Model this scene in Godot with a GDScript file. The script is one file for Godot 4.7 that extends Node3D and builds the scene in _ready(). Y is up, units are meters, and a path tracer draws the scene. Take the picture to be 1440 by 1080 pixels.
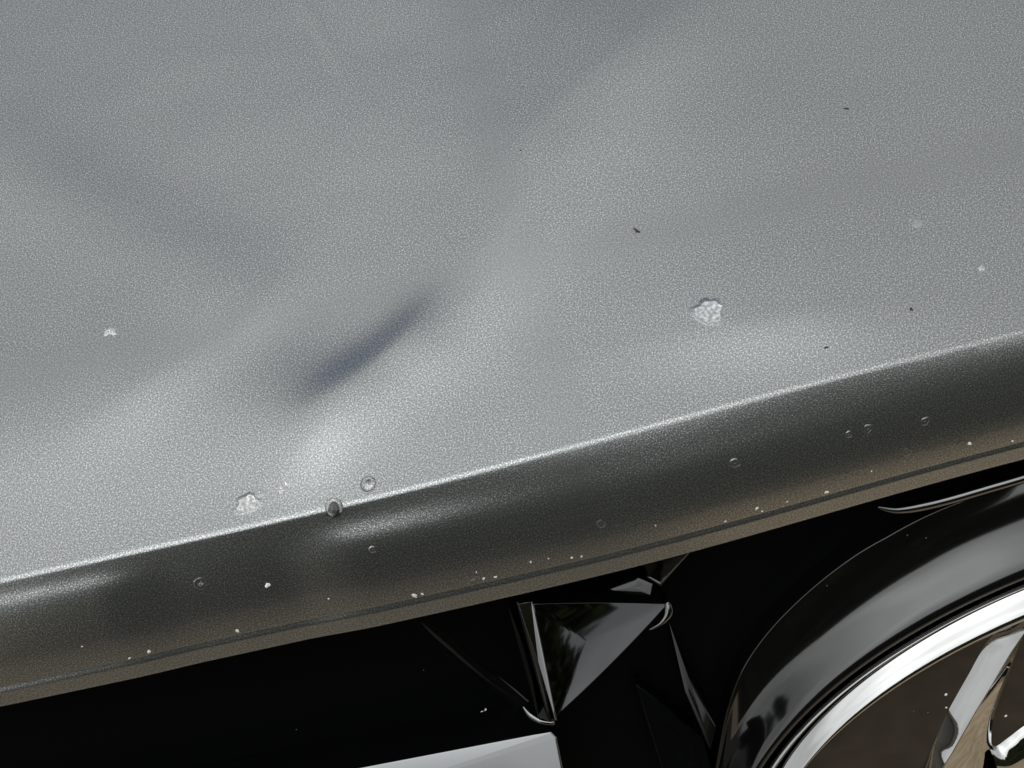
extends Node3D
# Close-up of the dented front edge of a grey car bonnet above a black grille with a chrome emblem.
# The car stands level: x = to its left side (picture right), y = up, z = ahead of the car.  1 unit = 1 m.
# Car parts are modelled in millimetres and scaled by MM.

const MM := 0.001
const LIP := Vector3(0, 0.9, 0)              # middle of the bonnet's front crease
var rng := RandomNumberGenerator.new()
var mat := {}
var wave := FastNoiseLite.new()
var swell := FastNoiseLite.new()

# ---------------------------------------------------------------- bonnet shape
# soft ridges pushed up round the dent: x, s (mm), half length, half width towards the front, towards the back (mm), direction, height (mm)
const DENT := [
	[-19.3, -19.0, 5.6, 5.3, 2.6, -0.5, 0.8], [-11.5, -24.2, 4.2, 4.5, 2.0, -0.7, 0.42], [-26.1, -12.8, 6.2, 4.9, 9.6, -0.59, 1.05],
	[-7.6, -21.5, 9.7, 4.5, 6.4, -0.45, 0.50], [6.1, -33.5, 9.7, 5.3, 9.6, -0.62, 0.95], [-33.5, -36.5, 6.6, 4.6, 60.0, -0.8, 0.42],
	[-51.1, -27.5, 8.0, 4.6, 60.0, -0.37, 0.42], [15.0, -48.9, 11.0, 6.5, 18.0, -0.75, 1.2], [28.0, -66.0, 13.9, 8.0, 50.0, -0.6, 1.3],
	[42.5, -50.3, 13.5, 8.6, 30.0, 0.06, 0.40], [42.2, -13.4, 11.8, 5.2, 20.0, 0.10, 1.0], [61.2, -7.9, 10.1, 4.3, 10.7, 0.06, 0.15],
	[70.1, -20.9, 15.4, 7.5, 11.8, 0.17, 0.20], [-67.2, -23.5, 19.5, 9.6, 15.0, 0.10, 0.90], [-16.1, -87.5, 9.2, 0.9, 1.1, 1.31, 0.06]]
const HOOD_E := 70.0                         # how steeply the bonnet's face looks up, in degrees

func dent(x: float, s: float) -> float:      # how far the paint stands out of the undamaged surface, in mm
	var h := 0.0
	for g in DENT:
		var dx: float = x - g[0]
		var ds: float = s - g[1]
		if absf(dx) > 90.0 or absf(ds) > 150.0:
			continue
		var c := cos(g[5])
		var n := sin(g[5])
		var a: float = (dx * c + ds * n) / g[2]
		var b: float = ds * c - dx * n
		b /= g[3] if b > 0.0 else g[4]
		var q := a * a + b * b
		if q < 20.0:
			h += g[6] * exp(-0.5 * q)
	h += 0.035 * swell.get_noise_2d(x, s * 1.3)
	return h * (1.0 - smoothstep(-1.0, 15.0, s))

func roll_start(x: float) -> float:          # where the bonnet begins to roll over, ahead of (-) or at the crease
	return -1.8 * smoothstep(-30.0, 62.0, x)

func squeeze(x: float) -> float:            # the rolled face gets lower towards the emblem
	return 1.0 - 0.12 * smoothstep(0.0, 78.0, x)

func lip_angle(x: float, s: float) -> float:  # the edge rolls down and under
	var l := 17.0
	var from := roll_start(x)
	var w := lerpf(1.2, 1.0, smoothstep(-45.0, -10.0, x))
	var e1 := lerpf(29.0, 37.5, smoothstep(-40.0, 30.0, x))
	if s < l:
		var u := s - from
		var e := lerpf(e1, 9.0, clampf((u - w * 0.5) / (l - from - w * 0.5), 0.0, 1.0))
		var t := clampf(u / w, 0.0, 1.0)
		e = lerpf(HOOD_E, e, lerpf(smoothstep(0.0, 1.0, t), 1.0 - pow(1.0 - t, 3.0), smoothstep(-30.0, 10.0, x)))
		var left := 12.0 * (1.0 - smoothstep(-62.0, -50.0, x)) * exp(-0.5 * pow((u - 3.5) / 1.1, 2.0))
		var mid := lerpf(12.0, 3.5, smoothstep(-24.0, 10.0, x)) * smoothstep(-36.0, -24.0, x) * (1.0 - smoothstep(20.0, 70.0, x)) * exp(-0.5 * pow((u - lerpf(4.6, 6.0, smoothstep(-30.0, 20.0, x))) / 1.6, 2.0))
		return e + left + mid
	s -= l
	if s < 0.8:                              # the hem: a fold inward, then the doubled edge
		return lerpf(9.0, -85.0, smoothstep(0.0, 0.4, s))
	if s < 2.3:
		return lerpf(32.0, 5.0, smoothstep(1.8, 2.3, s))
	var strip := l * 0.125
	if s < 2.3 + strip:
		return 5.0
	return lerpf(5.0, -90.0, smoothstep(0.0, 1.4, s - 2.3 - strip))

var srow := PackedFloat32Array()
func make_rows() -> void:
	var s := -700.0
	while s < -180.0:
		srow.append(s); s += 20.0
	while s < -100.0:
		srow.append(s); s += 2.5
	while s < -6.0:
		srow.append(s); s += 0.6
	s = -5.8
	while s < -0.01:
		srow.append(s); s += 0.2
	s = 0.0
	while s < 25.0:
		srow.append(s); s += 0.2
	while s < 60.0:
		srow.append(s); s += 5.0

func zero_row() -> int:
	return srow.find(0.0)

func column(x: float) -> PackedVector3Array:  # one fore-and-aft section of the bonnet, in mm from LIP
	var n := srow.size()
	var e := PackedFloat32Array()
	e.resize(n)
	var z0 := zero_row()
	var from := roll_start(x)
	for i in n:
		var s := srow[i]
		e[i] = lip_angle(x, s) if s > from else HOOD_E + clampf(s, -120.0, 0.0) * 0.05
	var p := PackedVector3Array()
	p.resize(n)
	var low := squeeze(x)
	var crown := -0.00022 * x * x
	p[z0] = Vector3(x, crown * 0.35, crown)
	for i in range(z0 + 1, n):
		var a := deg_to_rad((e[i - 1] + e[i]) * 0.5)
		p[i] = p[i - 1] + Vector3(0, -cos(a), sin(a)) * (srow[i] - srow[i - 1]) * low
	for i in range(z0 - 1, -1, -1):
		var a := deg_to_rad((e[i + 1] + e[i]) * 0.5)
		p[i] = p[i + 1] - Vector3(0, -cos(a), sin(a)) * (srow[i + 1] - srow[i])
	if absf(x) < 160.0:
		for i in n:
			var s := srow[i]
			if s > -170.0 and s < 24.0:
				var a := deg_to_rad(e[i])
				var out := dent(x, s) if s < 15.0 else 0.0
				if absf(x) < 140.0:
					out += wave.get_noise_2d(x, s) * 0.004   # the lacquer's faint orange peel
				p[i] += Vector3(0, sin(a), cos(a)) * out
	return p

func hood_point(x: float, s: float) -> Vector3:
	var c := column(x)
	var i := clampi(srow.bsearch(s), 1, srow.size() - 1)
	return c[i - 1].lerp(c[i], (s - srow[i - 1]) / (srow[i] - srow[i - 1]))

func hood_frame(x: float, s: float) -> Transform3D:   # x axis along the car, y axis out of the paint, z axis down the bonnet
	var p := hood_point(x, s)
	var tx := (hood_point(x + 0.4, s) - hood_point(x - 0.4, s)).normalized()
	var ts := (hood_point(x, s + 0.4) - hood_point(x, s - 0.4)).normalized()
	var n := ts.cross(tx).normalized()
	return Transform3D(Basis(tx, n, tx.cross(n).normalized()), p)

# ---------------------------------------------------------------- helpers
func put(parent: Node3D, called: String, mesh: Mesh, m: Material = null) -> MeshInstance3D:
	var o := MeshInstance3D.new()
	o.name = called
	o.mesh = mesh
	if m:
		o.material_override = m
	parent.add_child(o, true)
	return o

func tag(o: Node3D, label: String, category := "", group := "", kind := "") -> void:
	if label: o.set_meta("label", label)
	if category: o.set_meta("category", category)
	if group: o.set_meta("group", group)
	if kind: o.set_meta("kind", kind)

func grid_mesh(rows: Array, closed := false, uvs: Array = [], flip := false) -> ArrayMesh:   # rows of points in mm joined into a smooth sheet
	var h := rows.size()
	var w: int = rows[0].size()
	var v := PackedVector3Array()
	var nn := PackedVector3Array()
	var uv := PackedVector2Array()
	var idx := PackedInt32Array()
	for j in h:
		var r: PackedVector3Array = rows[j]
		var ra: PackedVector3Array = rows[maxi(j - 1, 0)]
		var rb: PackedVector3Array = rows[mini(j + 1, h - 1)]
		for i in w:
			var ia := (i - 1 + w) % w if closed else maxi(i - 1, 0)
			var ib := (i + 1) % w if closed else mini(i + 1, w - 1)
			var n := (rb[i] - ra[i]).cross(r[ib] - r[ia]).normalized()
			v.append(r[i] * MM)
			nn.append(-n if flip else n)
			uv.append(uvs[j][i] if uvs else Vector2(i, j) * 0.01)
	for j in h - 1:
		for i in (w if closed else w - 1):
			var i2 := (i + 1) % w
			var a := j * w + i
			var b := j * w + i2
			var c := a + w
			var d := b + w
			if flip:
				idx.append_array([a, d, b, a, c, d])
			else:
				idx.append_array([a, b, d, a, d, c])
	var arr := []
	arr.resize(Mesh.ARRAY_MAX)
	arr[Mesh.ARRAY_VERTEX] = v
	arr[Mesh.ARRAY_NORMAL] = nn
	arr[Mesh.ARRAY_TEX_UV] = uv
	arr[Mesh.ARRAY_INDEX] = idx
	var m := ArrayMesh.new()
	m.add_surface_from_arrays(Mesh.PRIMITIVE_TRIANGLES, arr)
	return m

func tri(st: SurfaceTool, a: Vector3, b: Vector3, c: Vector3, na: Vector3, nb: Vector3, nc: Vector3) -> void:
	if (b - a).cross(c - a).dot(na) > 0.0:   # front faces run clockwise
		var t := b; b = c; c = t
		t = nb; nb = nc; nc = t
	for p in [[a, na], [b, nb], [c, nc]]:
		st.set_normal(p[1])
		st.set_uv(Vector2(p[0].x, p[0].y) * 0.02)
		st.add_vertex(p[0] * MM)

func tube(st: SurfaceTool, pts: PackedVector3Array, radii: Array, sides := 10) -> void:
	var rings := []
	for i in pts.size():
		var t := (pts[mini(i + 1, pts.size() - 1)] - pts[maxi(i - 1, 0)]).normalized()
		var u := t.cross(Vector3(0.13, 0.2, 0.97)).normalized()
		var w := t.cross(u)
		var r: float = radii[i] if i < radii.size() else radii[-1]
		var ring := []
		for k in sides:
			var a := TAU * k / sides
			var n := u * cos(a) + w * sin(a)
			ring.append([pts[i] + n * r, n])
		rings.append(ring)
	for i in pts.size() - 1:
		for k in sides:
			var k2 := (k + 1) % sides
			var a = rings[i][k]; var b = rings[i][k2]; var c = rings[i + 1][k]; var d = rings[i + 1][k2]
			tri(st, a[0], b[0], d[0], a[1], b[1], d[1])
			tri(st, a[0], d[0], c[0], a[1], d[1], c[1])
	for i in [0, pts.size() - 1]:
		ball(st, pts[i], radii[i] if i < radii.size() else radii[-1], sides)

func ball(st: SurfaceTool, c: Vector3, r: float, sides := 8) -> void:
	for j in 4:
		for k in sides:
			var q := []
			for g in [[j, k], [j, k + 1], [j + 1, k + 1], [j + 1, k]]:
				var a: float = PI * g[0] / 4.0
				var b: float = TAU * g[1] / sides
				q.append(Vector3(sin(a) * cos(b), sin(a) * sin(b), cos(a)))
			if j > 0:
				tri(st, c + q[0] * r, c + q[1] * r, c + q[2] * r, q[0], q[1], q[2])
			if j < 3:
				tri(st, c + q[0] * r, c + q[2] * r, c + q[3] * r, q[0], q[2], q[3])

func smooth_line(pts: Array, steps := 8) -> PackedVector3Array:
	var out := PackedVector3Array()
	for i in pts.size() - 1:
		var a: Vector3 = pts[maxi(i - 1, 0)]; var b: Vector3 = pts[i]
		var c: Vector3 = pts[i + 1]; var d: Vector3 = pts[mini(i + 2, pts.size() - 1)]
		for k in steps:
			out.append(b.cubic_interpolate(c, a, d, float(k) / steps))
	out.append(pts[-1])
	return out

# a cut gem: slightly domed facets, each with rounded edges and walls down to the panel behind
func jewel(facets: Array, edge: float, dome: float, floor_c: float, face: Material, twist := 0.0) -> ArrayMesh:
	var m := ArrayMesh.new()
	for f in facets:
		var pts := []
		var mid := Vector3.ZERO
		for q in f:
			pts.append(Vector3(q[0], q[1], q[2]))
			mid += pts[-1]
		mid /= pts.size()
		var n := Vector3.ZERO
		var count := pts.size()
		for i in count:
			n += (pts[i] - mid).cross(pts[(i + 1) % count] - mid)
		if n.z < 0.0:
			pts.reverse()
			n = -n
		n = n.normalized()
		var inward := []                      # for each corner, the way to go for one millimetre of inset
		for i in count:
			var u: Vector3 = (pts[i] - pts[(i + count - 1) % count]).normalized()
			var w: Vector3 = (pts[(i + 1) % count] - pts[i]).normalized()
			var nu := n.cross(u).normalized()
			var nw := n.cross(w).normalized()
			inward.append((nu + nw) / maxf(1.0 + nu.dot(nw), 0.25))
		var rows := []
		var rim := PackedVector3Array()
		var inn := PackedVector3Array()
		for i in count:
			for k in 12:
				var t := k / 12.0
				rim.append(pts[i].lerp(pts[(i + 1) % count], t))
				inn.append(inward[i].lerp(inward[(i + 1) % count], t))
		var steps := [[0.0, -99.0], [0.0, 1.6]]
		for k in 7:
			var a := k * PI / 12.0
			steps.append([edge * (1.0 - cos(a)), edge * (1.0 - sin(a))])
		for st in steps:
			var row := PackedVector3Array()
			for i in rim.size():
				var p: Vector3 = rim[i] + inn[i] * st[0] - n * st[1]
				if st[1] < -90.0:
					p = Vector3(rim[i].x, rim[i].y, floor_c)
				elif st[1] > 1.5:
					p = rim[i] - n * edge * 1.3
				row.append(p + Vector3(0, 0, twist * (p.x - mid.x) * (p.y - mid.y)))
			rows.append(row)
		for j in range(1, 9):
			var t := j / 8.0
			var row := PackedVector3Array()
			for i in rim.size():
				var p: Vector3 = (rim[i] + inn[i] * edge).lerp(mid, t * 0.998) + n * dome * (1.0 - (1.0 - t) * (1.0 - t))
				row.append(p + Vector3(0, 0, twist * (p.x - mid.x) * (p.y - mid.y)))
			rows.append(row)
		for part in [[rows.slice(0, 2), mat.matt_black], [rows.slice(1), face]]:
			var g := grid_mesh(part[0], true, [], true)
			m.add_surface_from_arrays(Mesh.PRIMITIVE_TRIANGLES, g.surface_get_arrays(0))
			m.surface_set_material(m.get_surface_count() - 1, part[1])
	return m

# ---------------------------------------------------------------- materials
func noise_texture(freq: float, seed_: int, size: int, ramp: Gradient, octaves := 2, normal := 0.0, type := FastNoiseLite.TYPE_SIMPLEX_SMOOTH) -> NoiseTexture2D:
	var n := FastNoiseLite.new()
	n.noise_type = type
	n.frequency = freq
	n.seed = seed_
	n.fractal_octaves = octaves
	var t := NoiseTexture2D.new()
	t.width = size
	t.height = size
	t.noise = n
	t.seamless = true
	if normal > 0.0:
		t.as_normal_map = true
		t.bump_strength = normal
	else:
		t.color_ramp = ramp
	return t

func ramp(stops: Array) -> Gradient:
	var g := Gradient.new()
	var off := PackedFloat32Array()
	var col := PackedColorArray()
	for s in stops:
		off.append(s[0])
		col.append((s[1] as Color).linear_to_srgb())
	g.offsets = off
	g.colors = col
	return g

func grey(v: float, tint := Color(1, 1, 1)) -> Color:
	return Color(v * tint.r, v * tint.g, v * tint.b)

func std(color: Color, rough: float, metal := 0.0, spec := 0.5) -> StandardMaterial3D:
	var m := StandardMaterial3D.new()
	m.albedo_color = color.linear_to_srgb()
	m.roughness = rough
	m.metallic = metal
	m.metallic_specular = spec
	return m

func make_materials() -> void:
	var cool := Color(0.96, 1.0, 1.005)
	var paint := std(Color(1, 1, 1), 0.24, 0.88)
	paint.albedo_texture = noise_texture(0.26, 5, 2048, ramp([[0.0, grey(0.1, cool)], [0.4, grey(0.22, cool)], [0.62, grey(0.32, cool)], [0.8, grey(0.55, cool)], [1.0, grey(0.95, cool)]]), 2)
	paint.normal_enabled = true
	paint.normal_texture = noise_texture(0.33, 9, 2048, null, 1, 2.0)
	paint.normal_scale = 0.07
	paint.clearcoat_enabled = true
	paint.clearcoat = 1.0
	paint.clearcoat_roughness = 0.02
	mat.paint = paint
	mat.primer = std(Color(1, 1, 1), 0.42, 0.7)
	mat.primer.albedo_texture = noise_texture(0.03, 3, 256, ramp([[0.0, grey(0.2, cool)], [0.45, grey(0.4, cool)], [0.7, grey(0.55, cool)], [1.0, grey(0.85, cool)]]), 3)
	mat.speck = std(grey(0.85, Color(1, 0.98, 0.93)), 0.6)
	mat.mark = std(grey(0.2, cool), 0.5, 0.5)
	mat.dirt = std(Color(0.02, 0.018, 0.016), 0.8)
	mat.black = std(Color(0.0025, 0.0027, 0.0032), 0.06, 0.0, 0.5)
	mat.satin_black = std(Color(0.003, 0.003, 0.0035), 0.12, 0.0, 0.75)
	mat.matt_black = std(Color(0.0025, 0.0027, 0.0032), 0.3, 0.0, 0.14)
	mat.jewel = std(Color(0.062, 0.064, 0.067), 0.05, 1.0)
	mat.bar = std(Color(0.2, 0.204, 0.208), 0.1, 1.0)
	mat.chrome = std(Color(0.5, 0.5, 0.5), 0.03, 1.0)
	var plate := std(Color(0.022, 0.0185, 0.015), 0.03, 0.0, 0.5)
	mat.plate = plate
	var drop := StandardMaterial3D.new()
	drop.albedo_color = Color(1, 1, 1, 0.02)
	drop.roughness = 0.0
	drop.refraction_enabled = true
	drop.refraction_scale = 0.045
	mat.drop = drop
	var soil := std(Color(1, 1, 1), 0.95, 0.0, 0.2)
	soil.albedo_texture = noise_texture(0.05, 21, 1024, ramp([[0.0, Color(0.24, 0.19, 0.13)], [0.5, Color(0.33, 0.265, 0.185)], [1.0, Color(0.44, 0.365, 0.27)]]), 5)
	soil.uv1_scale = Vector3(30, 30, 1)
	mat.soil = soil
	mat.leaf = std(Color(0.085, 0.1, 0.05), 0.6, 0.0, 0.3)
	mat.leaf.backlight_enabled = true
	mat.leaf.backlight = Color(0.25, 0.3, 0.1)
	mat.render = std(Color(1, 1, 1), 0.9, 0.0, 0.3)
	mat.render.albedo_texture = noise_texture(0.02, 77, 256, ramp([[0.0, Color(0.16, 0.155, 0.145)], [1.0, Color(0.3, 0.29, 0.275)]]), 5)
	mat.twig = std(Color(0.04, 0.042, 0.028), 0.9)

# ---------------------------------------------------------------- sky
func make_sky() -> PanoramaSkyMaterial:
	var w := 768
	var h := 384
	var n := FastNoiseLite.new()
	n.noise_type = FastNoiseLite.TYPE_SIMPLEX_SMOOTH
	n.seed = 12
	n.frequency = 1.15
	n.fractal_octaves = 5
	var n2 := FastNoiseLite.new()
	n2.seed = 40
	n2.frequency = 2.6
	n2.fractal_octaves = 4
	var data := PackedFloat32Array()
	data.resize(w * h * 3)
	var k := 0
	for j in h:
		var el := PI * (0.5 - (j + 0.5) / h)
		for i in w:
			var az := TAU * ((i + 0.5) / w - 0.5)
			var d := Vector3(-sin(az) * cos(el), sin(el), cos(az) * cos(el))
			var blue := Color(0.12, 0.175, 0.30).lerp(Color(0.52, 0.58, 0.66), pow(1.0 - clampf(d.y, 0.0, 1.0), 2.0))
			# a bank of white cloud has come up from ahead of the car; behind, the blue is only broken by smaller clouds
			var c := smoothstep(-0.35, 0.45, n.get_noise_3dv(d) * 0.4 + d.z * 1.5 + 0.84)
			var added_bright := exp(-pow(d.angle_to(Vector3(-0.18, 0.87, 0.45)) / 0.5, 2.0))   # added bright cloud patch, shaped so the dents mirror highlights
			var b := 0.68 + 0.2 * d.z + (1.85 + 0.6 * n2.get_noise_3dv(d * 1.4)) * added_bright + 0.22 * n2.get_noise_3dv(d)
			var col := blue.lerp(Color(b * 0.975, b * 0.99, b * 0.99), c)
			if d.y < 0.0:
				col = Color(0.30, 0.26, 0.21)
			data[k] = col.r; data[k + 1] = col.g; data[k + 2] = col.b
			k += 3
	var im := Image.create_from_data(w, h, false, Image.FORMAT_RGBF, data.to_byte_array())
	var m := PanoramaSkyMaterial.new()
	m.panorama = ImageTexture.create_from_image(im)
	return m

# ---------------------------------------------------------------- emblem and grille curves (mm on the grille's face: across, up, out)
const CENTRE := Vector2(95, -65)

func oval(a: float, b: float, c: float, n := 240) -> PackedVector3Array:
	var p := PackedVector3Array()
	for i in n:
		var t := TAU * i / n
		p.append(Vector3(CENTRE.x - a * cos(t), CENTRE.y + b * sin(t), c))
	return p

func seam_curve(grow: float, c: float, n := 240) -> PackedVector3Array:
	# upper left quarter as in the photograph, mirrored for the rest
	const Q := [Vector2(17.5, -65), Vector2(18.5, -58), Vector2(20.5, -52), Vector2(22.4, -47), Vector2(23.9, -42), Vector2(26.0, -34), Vector2(28.8, -27.9), Vector2(33.1, -22.5), Vector2(39.0, -18.1), Vector2(44.7, -14.2), Vector2(50.2, -11.3), Vector2(54.7, -9.3), Vector2(61.2, -7.2), Vector2(67.5, -5.8), Vector2(76.4, -4.6), Vector2(95, -4.0)]
	var ang := PackedFloat32Array()
	var rad := PackedFloat32Array()
	for q in Q:
		var d: Vector2 = q - CENTRE
		ang.append(atan2(d.y, -d.x))
		rad.append(d.length())
	for pass_ in 2:
		for i in range(1, rad.size() - 1):
			rad[i] = rad[i] * 0.5 + (rad[i - 1] + rad[i + 1]) * 0.25
	var p := PackedVector3Array()
	for i in n:
		var t := TAU * i / n
		var dir := Vector2(-cos(t), sin(t))
		var a := atan2(absf(dir.y), absf(dir.x))
		var k := clampi(ang.bsearch(a), 1, ang.size() - 1)
		var r: float = cubic_interpolate(rad[k - 1], rad[k], rad[maxi(k - 2, 0)], rad[mini(k + 1, rad.size() - 1)], clampf((a - ang[k - 1]) / (ang[k] - ang[k - 1]), 0.0, 1.0)) + grow
		p.append(Vector3(CENTRE.x + dir.x * r, CENTRE.y + dir.y * r, c))
	return p

# ---------------------------------------------------------------- marks on the paint
func patch(x: float, s: float, r: float, stretch: float, turn: float, heights: Array, seed_: int, rough: float, split := -1) -> ArrayMesh:
	# an irregular disc that follows the paint; heights: [radius share, height in mm] from the middle out; rings from split on keep the paint
	rng.seed = seed_
	var f := hood_frame(x, s)
	var sides := 26
	var edge := PackedFloat32Array()
	var ph := rng.randf() * TAU
	for k in sides:
		var a := TAU * k / sides
		edge.append(1.0 + rough * (0.5 * sin(2.0 * a + ph) + 0.4 * sin(3.0 * a + ph * 2.0) + 0.35 * sin(5.0 * a + ph * 3.0) + rng.randf_range(-0.5, 0.5)))
	var m := ArrayMesh.new()
	var parts := [[0, heights.size() - 1]] if split < 0 else [[0, split], [split, heights.size() - 1]]
	for part in parts:
		var rows := []
		var uvs := []
		for j in range(part[0], part[1] + 1):
			var row := PackedVector3Array()
			var uv := PackedVector2Array()
			for k in sides:
				var a := TAU * k / sides
				var q: float = r * heights[j][0] * lerpf(1.0, edge[k], clampf(heights[j][0] * 1.5, 0.0, 1.0))
				var u := Vector2(cos(a) * stretch, sin(a)).rotated(turn) * q
				var up: float = heights[j][1]
				if heights[j].size() > 2:      # the far side of the rim stands higher
					up += heights[j][2] * maxf(0.0, -u.y / r)
				if heights[j][0] < 0.8 and rough > 0.0:
					up += rng.randf_range(-0.3, 0.3) * absf(heights[j][1])
				# the patch bends with the paint
				var g := f.origin + f.basis.x * u.x + f.basis.z * u.y
				if r > 0.5:
					g = hood_point(x + u.x, s + u.y)
				row.append(g + f.basis.y * up)
				uv.append(Vector2(x + u.x, s + u.y) / 160.0 * (1.0 if split < 0 or part[0] > 0 else 26.0))
			rows.append(row)
			uvs.append(uv)
		var g := grid_mesh(rows, true, uvs, true)
		m.add_surface_from_arrays(Mesh.PRIMITIVE_TRIANGLES, g.surface_get_arrays(0))
	return m

func chip(hood: Node3D, x: float, s: float, r: float, stretch: float, turn: float, seed_: int, label := "", floor_mat := "primer") -> void:
	var k := clampf(r / 2.2, 0.25, 0.8)
	var m := patch(x, s, r, stretch, turn, [[0.02, 0.02], [0.25, 0.024], [0.5, 0.02], [0.75, 0.024], [0.9, 0.02], [0.94, 0.02 + 0.045 * k, 0.06 * k], [1.0, 0.02 + 0.04 * k, 0.05 * k], [1.3, -0.01]], seed_, 0.19 if r > 1.0 else 0.13, 5)
	m.surface_set_material(0, mat[floor_mat])
	m.surface_set_material(1, mat.paint)
	var o := put(hood, "paint_chip", m)
	if label: tag(o, label)

func flat_mark(hood: Node3D, called: String, x: float, s: float, r: float, stretch: float, turn: float, seed_: int, m: Material, h := 0.03) -> MeshInstance3D:
	return put(hood, called, patch(x, s, r, stretch, turn, [[0.02, h], [0.5, h * 0.9], [0.8, h * 0.6], [1.0, -0.01]], seed_, 0.3), m)

# ---------------------------------------------------------------- the scene
func _ready() -> void:
	rng.seed = 7
	var cam := Camera3D.new()
	cam.name = "camera"
	cam.fov = 32.0
	cam.near = 0.01
	cam.far = 200.0
	cam.transform = Transform3D(Basis(Vector3(0.97476119, -0.17101951, 0.14350241), Vector3(0.22325012, 0.7467104, -0.62656442), Vector3(0, 0.64278761, 0.76604444)), Vector3(0.00249615, 1.029193, 0.13701077))
	add_child(cam)
	var we := WorldEnvironment.new()
	we.name = "environment"
	var env := Environment.new()
	env.background_mode = Environment.BG_SKY
	env.sky = Sky.new()
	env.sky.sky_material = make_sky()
	env.tonemap_mode = Environment.TONE_MAPPER_LINEAR
	env.tonemap_exposure = 1.05
	env.sdfgi_enabled = true
	env.ssao_enabled = true
	env.ssil_enabled = true
	we.environment = env
	add_child(we)
	var sun := DirectionalLight3D.new()
	sun.name = "sun"
	sun.light_color = Color(1.0, 0.96, 0.9)
	sun.light_energy = 1.4
	sun.light_angular_distance = 0.6
	sun.shadow_enabled = true
	sun.look_at_from_position(Vector3(-7.5, 2.9, -1.0), Vector3.ZERO)
	add_child(sun)
	make_materials()
	wave.seed = 4
	wave.frequency = 0.45
	wave.fractal_octaves = 2
	swell.seed = 31
	swell.frequency = 0.034
	swell.fractal_octaves = 2

	build_ground_and_hedges()
	var car := Node3D.new()
	car.name = "car"
	tag(car, "grey metallic car with a dented bonnet edge, black grille and chrome oval emblem", "car")
	add_child(car)
	var hood := build_hood(car)
	build_grille(car)
	build_marks(hood)

func build_ground_and_hedges() -> void:
	var pm := PlaneMesh.new()
	pm.size = Vector2(120, 120)
	var g := put(self, "ground", pm, mat.soil)
	tag(g, "pale sandy ground in front of the car", "", "", "structure")
	hedge(Vector3(2.3, 0, 3.0), 0.0, 7.6, 2.25, 2, "tall dark green hedge facing the front of the car")
	var wall := Node3D.new()  # unseen wall, added to shade the ground and mirror as a clean edge
	wall.name = "added_shade_wall"
	wall.position = Vector3(-2.5, 0, -0.6)
	tag(wall, "added low grey rendered wall, unseen, shading the ground on the right flank of the car", "wall")
	add_child(wall)
	var bm := BoxMesh.new()
	bm.size = Vector3(0.2, 0.94, 6.0)
	put(wall, "wall_body", bm, mat.render).position = Vector3(0, 0.47, 0)
	bm = BoxMesh.new()
	bm.size = Vector3(0.28, 0.06, 6.04)
	put(wall, "coping", bm, mat.render).position = Vector3(0, 0.973, 0)

func hedge(at: Vector3, turn: float, length: float, high: float, seed_: int, label: String) -> void:
	var o := Node3D.new()
	o.name = "hedge"
	o.transform = Transform3D(Basis(Vector3.UP, turn), at)
	tag(o, label, "hedge")
	add_child(o, true)
	var bumps := FastNoiseLite.new()
	bumps.seed = seed_
	bumps.frequency = 0.0012
	var rows := []
	for j in 25:
		var row := PackedVector3Array()
		for i in 61:
			var x := (i / 60.0 - 0.5) * length * 1000.0
			var t := j / 24.0
			var y := high * 1000.0 * smoothstep(0.0, 0.62, t)
			var z := -420.0 + 840.0 * smoothstep(0.5, 1.0, t)
			if t > 0.95: y = high * 880.0
			var k := bumps.get_noise_2d(x, y * 1.3 + z)
			row.append(Vector3(x, y + 115.0 * high * bumps.get_noise_2d(x * 1.3 + 900.0, 50.0) * t, z + 180.0 * k))
		rows.append(row)
	put(o, "branches", grid_mesh(rows), mat.twig)
	var st := SurfaceTool.new()
	st.begin(Mesh.PRIMITIVE_TRIANGLES)
	for q in [[Vector3(0, 0, 0), Vector3(28, 45, 8), Vector3(0, 100, 0)], [Vector3(0, 0, 0), Vector3(0, 100, 0), Vector3(-28, 45, 8)]]:
		tri(st, q[0], q[1], q[2], Vector3(0, 0, 1), Vector3(0.3, 0, 0.95), Vector3(0, 0, 1))
	var mm := MultiMesh.new()
	mm.transform_format = MultiMesh.TRANSFORM_3D
	mm.mesh = st.commit()
	mm.instance_count = 12000
	for i in 12000:
		var row: PackedVector3Array = rows[rng.randi_range(0, 18)]
		var k := rng.randi_range(0, 59)
		var p := row[k].lerp(row[k + 1], rng.randf()) * MM + Vector3(0, rng.randf_range(-0.06, 0.1), rng.randf_range(-0.12, 0.03))
		var b := Basis.from_euler(Vector3(rng.randf_range(-1.2, 1.2), rng.randf() * TAU, rng.randf_range(-1.2, 1.2))).scaled(Vector3.ONE * rng.randf_range(0.7, 1.3))
		mm.set_instance_transform(i, Transform3D(b, p))
	var leaves := MultiMeshInstance3D.new()
	leaves.name = "leaves"
	leaves.multimesh = mm
	leaves.material_override = mat.leaf
	leaves.set_meta("kind", "stuff")
	o.add_child(leaves, true)

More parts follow.
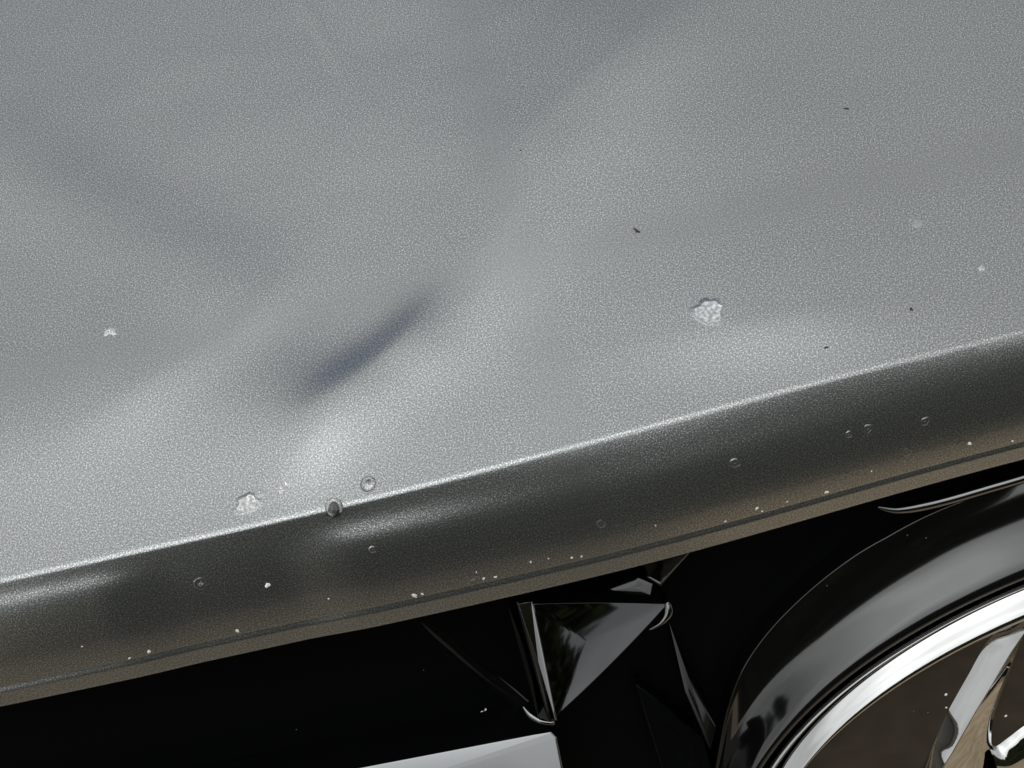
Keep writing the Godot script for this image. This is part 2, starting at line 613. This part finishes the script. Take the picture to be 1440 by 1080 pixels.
func build_hood(car: Node3D) -> MeshInstance3D:
	make_rows()
	var xs := PackedFloat32Array()
	var x := -700.0
	while x < 699.0:
		xs.append(x)
		x += 50.0 if absf(x + 1.0) > 151.0 else (5.0 if absf(x + 0.1) > 100.1 else 0.55)
	var cols := []
	var uvs := []
	for q in xs:
		cols.append(column(q))
		var uv := PackedVector2Array()
		for s in srow:
			uv.append(Vector2(q, s) / 160.0 + Vector2(0.5, 0.75))
		uvs.append(uv)
	var hood := put(car, "hood", grid_mesh(cols, false, uvs, true), mat.paint)
	hood.position = LIP
	tag(hood, "grey metallic bonnet with a creased dent above its rounded front edge")
	return hood

func build_grille(car: Node3D) -> void:
	var face := Transform3D(Basis(Vector3.RIGHT, deg_to_rad(-14.0)), LIP + Vector3(0, -0.025, -0.002))
	# black panel behind everything
	var rows := []
	for j in 12:
		var row := PackedVector3Array()
		for i in 30:
			row.append(Vector3(-650.0 + i * 45.0, 30.0 - j * 40.0, -6.0 - 0.00012 * pow(-650.0 + i * 45.0, 2.0)))
		rows.append(row)
	var panel := put(car, "grille_panel", grid_mesh(rows), mat.matt_black)
	panel.transform = face
	tag(panel, "glossy black panel of the grille under the bonnet edge")
	# round housing of the emblem: its bevelled seam, flat shoulder, and the raised ramp round the ring
	var o := put(panel, "emblem_housing", grid_mesh([
		seam_curve(-0.6, -7.0), seam_curve(-0.2, -3.5), seam_curve(0.0, -1.8), seam_curve(0.0, -1.5), seam_curve(-0.1, -1.38), seam_curve(-0.3, -1.34), seam_curve(-0.8, -1.27),
		oval(75.8, 60.5, -0.4), oval(75.6, 58.6, 0.0), oval(75.45, 57, 0.5), oval(75.32, 55.7, 1.2), oval(75.22, 54.4, 2.1), oval(75.12, 53.1, 3.1), oval(75.0, 51.8, 4.2), oval(74.9, 50.7, 5.0), oval(74.6, 49.7, 5.35), oval(74.0, 49.1, 5.4), oval(73.4, 48.6, 5.2), oval(73.1, 48.35, 4.4), oval(73.0, 48.25, 3.0)], true), mat.satin_black)
	tag(o, "round black housing that rises towards the emblem")
	# emblem
	var ring := put(car, "emblem", grid_mesh([
		oval(70.2, 47.7, 3.0), oval(70.15, 47.6, 5.2), oval(69.95, 47.2, 5.7), oval(69.65, 46.4, 6.32), oval(69.45, 45.7, 6.78), oval(69.33, 45.3, 6.98), oval(69.25, 45.0, 7.22), oval(69.1, 44.4, 7.62), oval(69.0, 44.0, 7.8), oval(68.9, 43.6, 7.86), oval(68.8, 43.2, 7.72), oval(68.68, 42.75, 7.3), oval(68.56, 42.3, 6.7), oval(68.53, 42.1, 6.2), oval(68.5, 42.0, 5.0)], true), mat.chrome)
	ring.transform = face
	tag(ring, "oval chrome emblem with a slanted letter on a dark brown plate")
	put(ring, "rim", grid_mesh([oval(72.6, 48.0, 3.0), oval(72.4, 47.9, 5.4), oval(72.1, 47.8, 5.9), oval(71.7, 47.7, 6.0), oval(71.3, 47.68, 5.7), oval(71.1, 47.66, 3.0)], true), mat.chrome)
	var disc := []
	for k in 14:
		disc.append(oval(69.0 * (13.0 - k) / 13.0 + 0.01, 42.6 * (13.0 - k) / 13.0 + 0.01, 5.3 + 0.7 * (1.0 - pow((13.0 - k) / 13.0, 2.0))))
	put(ring, "plate", grid_mesh(disc, true), mat.plate)
	put(ring, "gap", grid_mesh([oval(73.4, 48.5, 3.2), oval(70.0, 47.0, 3.2)], true), mat.black)
	build_letter(ring)
	# cut gems of the grille
	var J := mat.jewel as Material
	var g := put(panel, "grille_gem", jewel([
		[[-5.86, -4.22, 0.5], [-4.19, -2.81, 3.0], [-3.57, -21.93, 8.6], [-5.3, -22.6, 6.1]],
		[[-1.91, -3.76, 2.3], [18.56, -10.25, 2.0], [-2.33, -20.0, 10.9]]], 0.14, -0.3, -6.0, J, -0.012))
	put(panel, "gem_bevel", jewel([[[-4.15, -2.9, 3.0], [-1.95, -3.8, 2.4], [-2.4, -19.9, 11.2], [-3.53, -21.8, 8.6]]], 0.16, 0.1, -6.0, mat.bar))
	tag(g, "dark chrome triangular gem pointing right, below the bonnet edge")
	var st := SurfaceTool.new()
	st.begin(Mesh.PRIMITIVE_TRIANGLES)
	tube(st, smooth_line([Vector3(18.5, -10.1, 1.8), Vector3(18.3, -11.4, 2.4), Vector3(17.0, -12.8, 2.6), Vector3(15.0, -13.9, 2.2)]), [0.35, 0.5, 0.6, 0.65, 0.7, 0.75, 0.8, 0.8, 0.8, 0.8, 0.75, 0.7, 0.65, 0.6, 0.55, 0.5, 0.45, 0.4, 0.35, 0.35, 0.3, 0.3, 0.3, 0.25, 0.2])
	put(panel, "gem_tip", st.commit(), mat.bar)
	st = SurfaceTool.new()
	st.begin(Mesh.PRIMITIVE_TRIANGLES)
	tube(st, smooth_line([Vector3(-7.2, -23.2, 2.4), Vector3(-6.4, -24.3, 3.2), Vector3(-5.0, -25.1, 4.2), Vector3(-3.3, -25.6, 4.6)]), [0.2, 0.25, 0.3, 0.35, 0.4, 0.45, 0.5, 0.5, 0.55])
	put(panel, "gem_tip", st.commit(), mat.bar)
	g = put(panel, "grille_gem", jewel([[[15.7, 1.0, -2.0], [16.12, -3.73, 3.0], [17.8, -4.96, 4.2], [23.6, -3.6, -0.5], [24.0, 1.0, -3.5]]], 0.4, 0.1, -6.0, J))
	tag(g, "small dark chrome tip hanging out from under the bonnet")
	put(panel, "gem_tip", jewel([[[8.66, -7.99, -2.0], [15.02, -6.43, -1.5], [17.03, -7.52, -0.5], [16.22, -9.08, 0.4]]], 0.15, 0.1, -6.0, mat.black))
	put(panel, "grille_facet", jewel([[[18.85, -19.24, -6.0], [19.12, -24.14, -4.0], [22.54, -35.74, 2.5], [20.73, -38.5, 4.5], [18.88, -29.53, 0.0]]], 0.12, 0.15, -6.0, mat.black))
	put(panel, "grille_facet", jewel([[[11.35, -28.25, -3.0], [14.37, -31.87, -2.5], [20.58, -42.06, -2.0], [21.12, -52.7, 0.0], [13.23, -50.94, 1.0]]], 0.12, 0.1, -6.0, mat.black))
	g = put(panel, "grille_bar", jewel([
		[[-140.0, -24.9, -0.1], [-3.9, -29.1, 2.3], [-3.15, -30.2, 2.93], [-3.3, -34.6, 5.43], [-3.6, -42.0, 9.65], [-140.0, -38.0, 7.37]]], 0.4, 0.35, -6.0, mat.bar))
	tag(g, "brushed grey chrome bar end at the lower left of the triangular gem")
	st = SurfaceTool.new()
	st.begin(Mesh.PRIMITIVE_TRIANGLES)
	tube(st, smooth_line([Vector3(52.4, -0.2, 3.6), Vector3(55.0, -1.15, 3.9), Vector3(59.2, -1.4, 4), Vector3(63.6, -1.3, 4), Vector3(69.2, -0.9, 4), Vector3(74.7, -0.5, 4), Vector3(95, 0.9, 3.6), Vector3(130, 0.3, 2.0)]), [0.2, 0.28, 0.36, 0.42, 0.48, 0.54, 0.6, 0.65, 0.7, 0.74, 0.78, 0.82, 0.85, 0.88, 0.9, 0.92])
	o = put(panel, "trim_strip", st.commit(), mat.bar)
	tag(o, "thin bright trim strip under the bonnet above the emblem")
	st = SurfaceTool.new()
	st.begin(Mesh.PRIMITIVE_TRIANGLES)
	tube(st, smooth_line([Vector3(-24.0, -4.0, -8.3), Vector3(-19.5, -9.7, -8.0), Vector3(-13.5, -20.3, -7.6), Vector3(-8.4, -29.0, -7.2), Vector3(-7.2, -31.0, -7.0)]), [2.0], 40)
	put(panel, "moulding_crease", st.commit(), mat.black)
	# specks on the black plastic and on the emblem plate
	var n := 0
	for q in [[-14.6, -29.1, -5.7, 0.5], [-13.9, -28.6, -5.7, 0.3], [-15.3, -29.5, -5.7, 0.25], [-30.1, -31.1, -5.9, 0.2], [59.75, -37.3, 5.62, 0.32], [59.7, -40.0, 5.62, 0.26], [56.6, -40.15, 5.6, 0.16], [69.4, -44.5, 5.7, 0.36], [72.0, -50.5, 5.8, 0.22], [54.3, -39.2, 5.6, 0.12], [63.2, -35.5, 5.6, 0.12], [57.5, -9.0, 0.05, 0.14], [60.4, -10.3, 0.05, 0.16], [38.0, -33.0, 0.05, 0.1], [49.5, -30.0, 0.3, 0.1], [44.0, -15.0, 0.05, 0.12], [-45.0, -24.0, -5.9, 0.12], [-22.0, -18.0, -5.9, 0.1], [33.0, -38.0, 0.05, 0.12]]:
		st = SurfaceTool.new()
		st.begin(Mesh.PRIMITIVE_TRIANGLES)
		n += 1
		rng.seed = 300 + n
		var c := Vector3(q[0], q[1], q[2])
		var rim := []
		for k in 9:
			rim.append(c + Vector3(cos(TAU * k / 9), sin(TAU * k / 9), 0) * q[3] * rng.randf_range(0.45, 1.1))
		for k in 9:
			var top := c + Vector3(0, 0, q[3] * 0.4)
			var nn := Vector3(cos(TAU * (k + 0.5) / 9), sin(TAU * (k + 0.5) / 9), 1.6).normalized()
			tri(st, top, rim[k], rim[(k + 1) % 9], nn, nn, nn)
		put(panel if q[2] < 3.0 else ring, "dust_speck", st.commit(), mat.speck if q[3] > 0.2 else mat.mark)

func build_letter(ring: Node3D) -> void:
	# slanted letter: a left leg that starts in the ring, and a crossbar that swings up to the right leg
	# sections across the leg from its top to its foot: left edge, ridge, shoulder, right edge (mm)
	var leg := [
		[Vector2(73.5, -23.6), Vector2(74.6, -22.8), Vector2(75.4, -23.2), Vector2(76.0, -23.8)],
		[Vector2(71.2, -25.7), Vector2(72.6, -25.3), Vector2(73.5, -25.6), Vector2(74.3, -26.0)],
		[Vector2(67.1, -28.5), Vector2(69.8, -29.3), Vector2(71.2, -29.2), Vector2(72.4, -29.1)],
		[Vector2(63.7, -34.1), Vector2(66.4, -35.0), Vector2(68.2, -35.0), Vector2(70.1, -35.0)],
		[Vector2(61.3, -38.0), Vector2(63.8, -39.2), Vector2(66.0, -39.3), Vector2(68.5, -39.4)],
		[Vector2(59.3, -41.5), Vector2(61.7, -42.8), Vector2(64.4, -43.3), Vector2(67.1, -43.8)],
		[Vector2(57.3, -46.0), Vector2(59.3, -46.9), Vector2(62.6, -47.6), Vector2(66.7, -48.4)],
		[Vector2(55.4, -50.3), Vector2(57.0, -50.8), Vector2(60.6, -51.6), Vector2(67.2, -52.0)],
		[Vector2(51.5, -60.0), Vector2(53.0, -60.4), Vector2(56.8, -61.2), Vector2(66.0, -64.0)],
		[Vector2(46.0, -77.0), Vector2(47.5, -78.0), Vector2(53.0, -80.0), Vector2(60.0, -81.0)],
		[Vector2(42.0, -88.0), Vector2(44.0, -89.0), Vector2(49.0, -91.0), Vector2(55.0, -93.0)]]
	var rows := []
	for i in leg.size() - 1:
		for k in 6:
			var t := k / 6.0
			var q := []
			for m in 4:
				q.append(leg[i][m].cubic_interpolate(leg[i + 1][m], leg[maxi(i - 1, 0)][m], leg[mini(i + 2, leg.size() - 1)][m], t))
			var row := PackedVector3Array()
			var hs := [5.0, 5.5, 6.25, 6.95, 7.65, 8.2, 8.3, 8.1, 7.4, 7.0, 6.6, 5.0]
			var at := [0.0, 0.06, 0.28, 0.5, 0.75, 0.98, 1.05, 1.15, 2.0, 2.5, 2.92, 3.0]
			for m in at.size():
				var b := mini(int(at[m]), 2)
				var p: Vector2 = q[b].lerp(q[b + 1], at[m] - b)
				row.append(Vector3(p.x, p.y, hs[m]))
			rows.append(row)
	var o := put(ring, "letter", grid_mesh(rows), mat.chrome)
	tag(o, "slanted chrome letter leg joined to the ring")
	# crossbar: a rounded blade
	var bar := [
		[Vector2(65.9, -49.0), Vector2(66.6, -53.0), Vector2(64.0, -58.0)],
		[Vector2(67.4, -50.2), Vector2(69.0, -53.5), Vector2(68.0, -58.5)],
		[Vector2(69.5, -49.0), Vector2(72.0, -52.5), Vector2(74.0, -58.0)],
		[Vector2(73.5, -46.6), Vector2(77.0, -51.0), Vector2(81.0, -57.0)],
		[Vector2(84.0, -42.5), Vector2(88.0, -48.0), Vector2(93.0, -55.0)],
		[Vector2(100.0, -40.0), Vector2(103.0, -46.0), Vector2(107.0, -53.0)],
		[Vector2(122.0, -41.0), Vector2(123.0, -46.0), Vector2(125.0, -52.0)]]
	rows = []
	for i in bar.size() - 1:
		for k in 8:
			var t := k / 8.0
			var q := []
			for m in 3:
				q.append(bar[i][m].cubic_interpolate(bar[i + 1][m], bar[maxi(i - 1, 0)][m], bar[mini(i + 2, bar.size() - 1)][m], t))
			var row := PackedVector3Array()
			var hs := [5.0, 6.0, 7.0, 7.8, 8.0, 7.7, 6.8, 5.0]
			var at := [0.0, 0.05, 0.3, 0.7, 1.0, 1.4, 1.9, 2.0]
			for m in at.size():
				var b := mini(int(at[m]), 1)
				var p: Vector2 = q[b].lerp(q[b + 1], at[m] - b)
				row.append(Vector3(p.x, p.y, hs[m]))
			rows.append(row)
	put(ring, "letter", grid_mesh(rows, false, [], true), mat.chrome)
	var right := []
	for i in 12:
		var t := i / 11.0
		var c := Vector2(143, -40).lerp(Vector2(112, -104), t) + Vector2(sin(t * PI) * -3.0, 0)
		var w := lerpf(3.0, 6.0, sin(t * PI))
		right.append(PackedVector3Array([Vector3(c.x - w, c.y, 5.0), Vector3(c.x - w * 0.95, c.y, 6.4), Vector3(c.x - w * 0.2, c.y, 8.1), Vector3(c.x + w * 0.2, c.y, 8.0), Vector3(c.x + w * 0.95, c.y, 6.6), Vector3(c.x + w, c.y, 5.0)]))
	put(ring, "letter", grid_mesh(right), mat.chrome)

func bead(called: String, x: float, s: float, r: float, high: float, label: String) -> void:   # a clear dried drop lying on the paint
	var f := hood_frame(x, s)
	var rows := []
	for j in 12:
		var t := j / 11.0
		var row := PackedVector3Array()
		for k in 40:
			var a := TAU * k / 40
			var q := r * t * (1.0 + 0.03 * sin(a * 2.0 + x))
			row.append(Vector3(cos(a) * q, high * pow(1.0 - t * t, 0.8) + 0.012, sin(a) * q))
		rows.append(row)
	var under := PackedVector3Array()
	for k in 40:
		under.append(Vector3(0, 0.012, 0))
	rows.append(under)
	var o := put(self, called, grid_mesh(rows, true, [], true), mat.drop)
	o.transform = Transform3D(f.basis, f.origin * MM + LIP)
	tag(o, label, "drop", "clear dried drops on the bonnet edge")

func build_marks(hood: Node3D) -> void:
	chip(hood, 32.8, -16.2, 1.75, 1.3, 0.15, 11, "largest paint chip, with a silver floor, right of the dent")
	tag(flat_mark(hood, "lifted_flake", 33.9, -17.8, 0.55, 1.7, 0.5, 31, mat.primer, 0.05), "pale lifted paint flake at the rim of the largest chip")
	chip(hood, -37.8, -2.9, 1.35, 1.25, -0.5, 12, "paint chip just above the bonnet edge, left of the dent")
	flat_mark(hood, "lifted_flake", -35.9, -4.1, 0.6, 1.5, -0.5, 32, mat.primer, 0.05)
	var small := [[66.6, -22.9, 0.75], [72.8, -13.0, 0.5], [-55.9, -36.5, 0.75], [-55.2, -36.0, 0.4], [-32.6, -3.9, 0.5], [-31.7, -4.6, 0.35], [65.9, -23.8, 0.3]]
	for i in small.size():
		flat_mark(hood, "paint_chip", small[i][0], small[i][1], small[i][2], 1.15, i * 1.3, 40 + i, mat.primer, 0.06)
	# worn spots on the rolled edge: a ring of raised lacquer with paler paint inside
	var worn := [[30.7, 7.5, 0.6], [47.4, 7.6, 0.4], [50.2, 7.5, 0.55], [58.5, 8.7, 0.55], [55.4, 13.1, 0.6], [63.6, 14.6, 0.7], [10.4, 11.7, 0.5], [-21.9, 7.6, 0.4], [-0.8, 15.6, 0.35]]
	for i in worn.size():
		chip(hood, worn[i][0], worn[i][1], worn[i][2], 1.1, i * 0.9, 60 + i, "", "paint")
	for q in [[-46.9, 7.3, 0.95], [-9.2, 16.0, 0.95]]:
		var m := patch(q[0], q[1], q[2], 1.05, 0.3, [[0.02, 0.025], [0.55, 0.02], [0.72, 0.015], [0.86, 0.06], [1.0, -0.01]], 80, 0.04)
		put(hood, "water_spot", m, mat.paint)
	# bare specks along the lower edge
	var bare := [[-37.8, 9.8, 0.34], [-44.2, 16.3, 0.26], [-57.3, 16.4, 0.26], [-60.3, 16.8, 0.16], [-18.0, 16.5, 0.32], [-16.8, 16.6, 0.18], [-17.8, 16.9, 0.12], [-7.7, 16.3, 0.18], [-6.0, 16.5, 0.18], [5.3, 16.2, 0.16], [6.7, 16.4, 0.15], [32.8, 15.9, 0.22], [43.2, 16.5, 0.24], [37.3, 16.2, 0.1], [33.5, 16.7, 0.12], [28.0, 16.7, 0.12], [64.7, 14.7, 0.24], [71.1, 16.4, 0.16], [-0.6, 15.3, 0.16], [-8.5, 14.9, 0.1], [2.0, 15.4, 0.09], [18.0, 14.2, 0.1], [50.0, 14.9, 0.09], [-30.0, 14.0, 0.1], [-66.0, 13.0, 0.1]]
	for i in bare.size():
		flat_mark(hood, "bare_speck", bare[i][0], bare[i][1], bare[i][2], 1.25, i * 0.8, 100 + i, mat.speck, 0.05)
	for q in [[60.7, -9.0, 0.22], [47.2, -6.2, 0.2], [63.3, -46.4, 0.25], [-50.0, -60.0, 0.1], [12.0, -52.0, 0.12]]:
		flat_mark(hood, "pit", q[0], q[1], q[2], 1.6, q[0], int(140 + q[1]), mat.dirt, 0.04)
	bead("resin_drop", -20.4, -1.8, 1.2, 0.42, "clear round drop on the grey bonnet, just above its edge")
	bead("resin_drop", -25.7, 0.5, 1.3, 0.4, "clear drop with a black speck in it, on the crease of the bonnet")
	var f := hood_frame(-25.7, 1.3)
	var st := SurfaceTool.new()
	st.begin(Mesh.PRIMITIVE_TRIANGLES)
	for q in [[0.0, 0.3, 0.1, 0.42], [0.25, 0.3, -0.2, 0.3], [-0.3, 0.3, 0.35, 0.3], [-0.15, 0.3, -0.3, 0.26], [0.35, 0.3, 0.2, 0.22], [-1.3, 0.1, -0.1, 0.2]]:
		ball(st, Vector3(q[0], q[1], q[2]), q[3], 7)
	var o := put(self, "dirt_crumb", st.commit(), mat.dirt)
	o.transform = Transform3D(f.basis, f.origin * MM + LIP)
	tag(o, "black crumb of dirt stuck to a clear drop on the bonnet crease", "dirt")
	f = hood_frame(26.2, -33.3)
	st = SurfaceTool.new()
	st.begin(Mesh.PRIMITIVE_TRIANGLES)
	tube(st, PackedVector3Array([Vector3(-0.35, 0.08, -0.55), Vector3(-0.05, 0.14, 0.0), Vector3(0.35, 0.1, 0.4)]), [0.08, 0.17, 0.09], 7)
	tube(st, PackedVector3Array([Vector3(-0.1, 0.1, 0.1), Vector3(-0.25, 0.08, 0.35)]), [0.1, 0.05], 6)
	o = put(self, "dirt_speck", st.commit(), mat.dirt)
	o.transform = Transform3D(f.basis, f.origin * MM + LIP)
	tag(o, "tiny dark forked speck of dirt lying on the grey bonnet", "dirt")
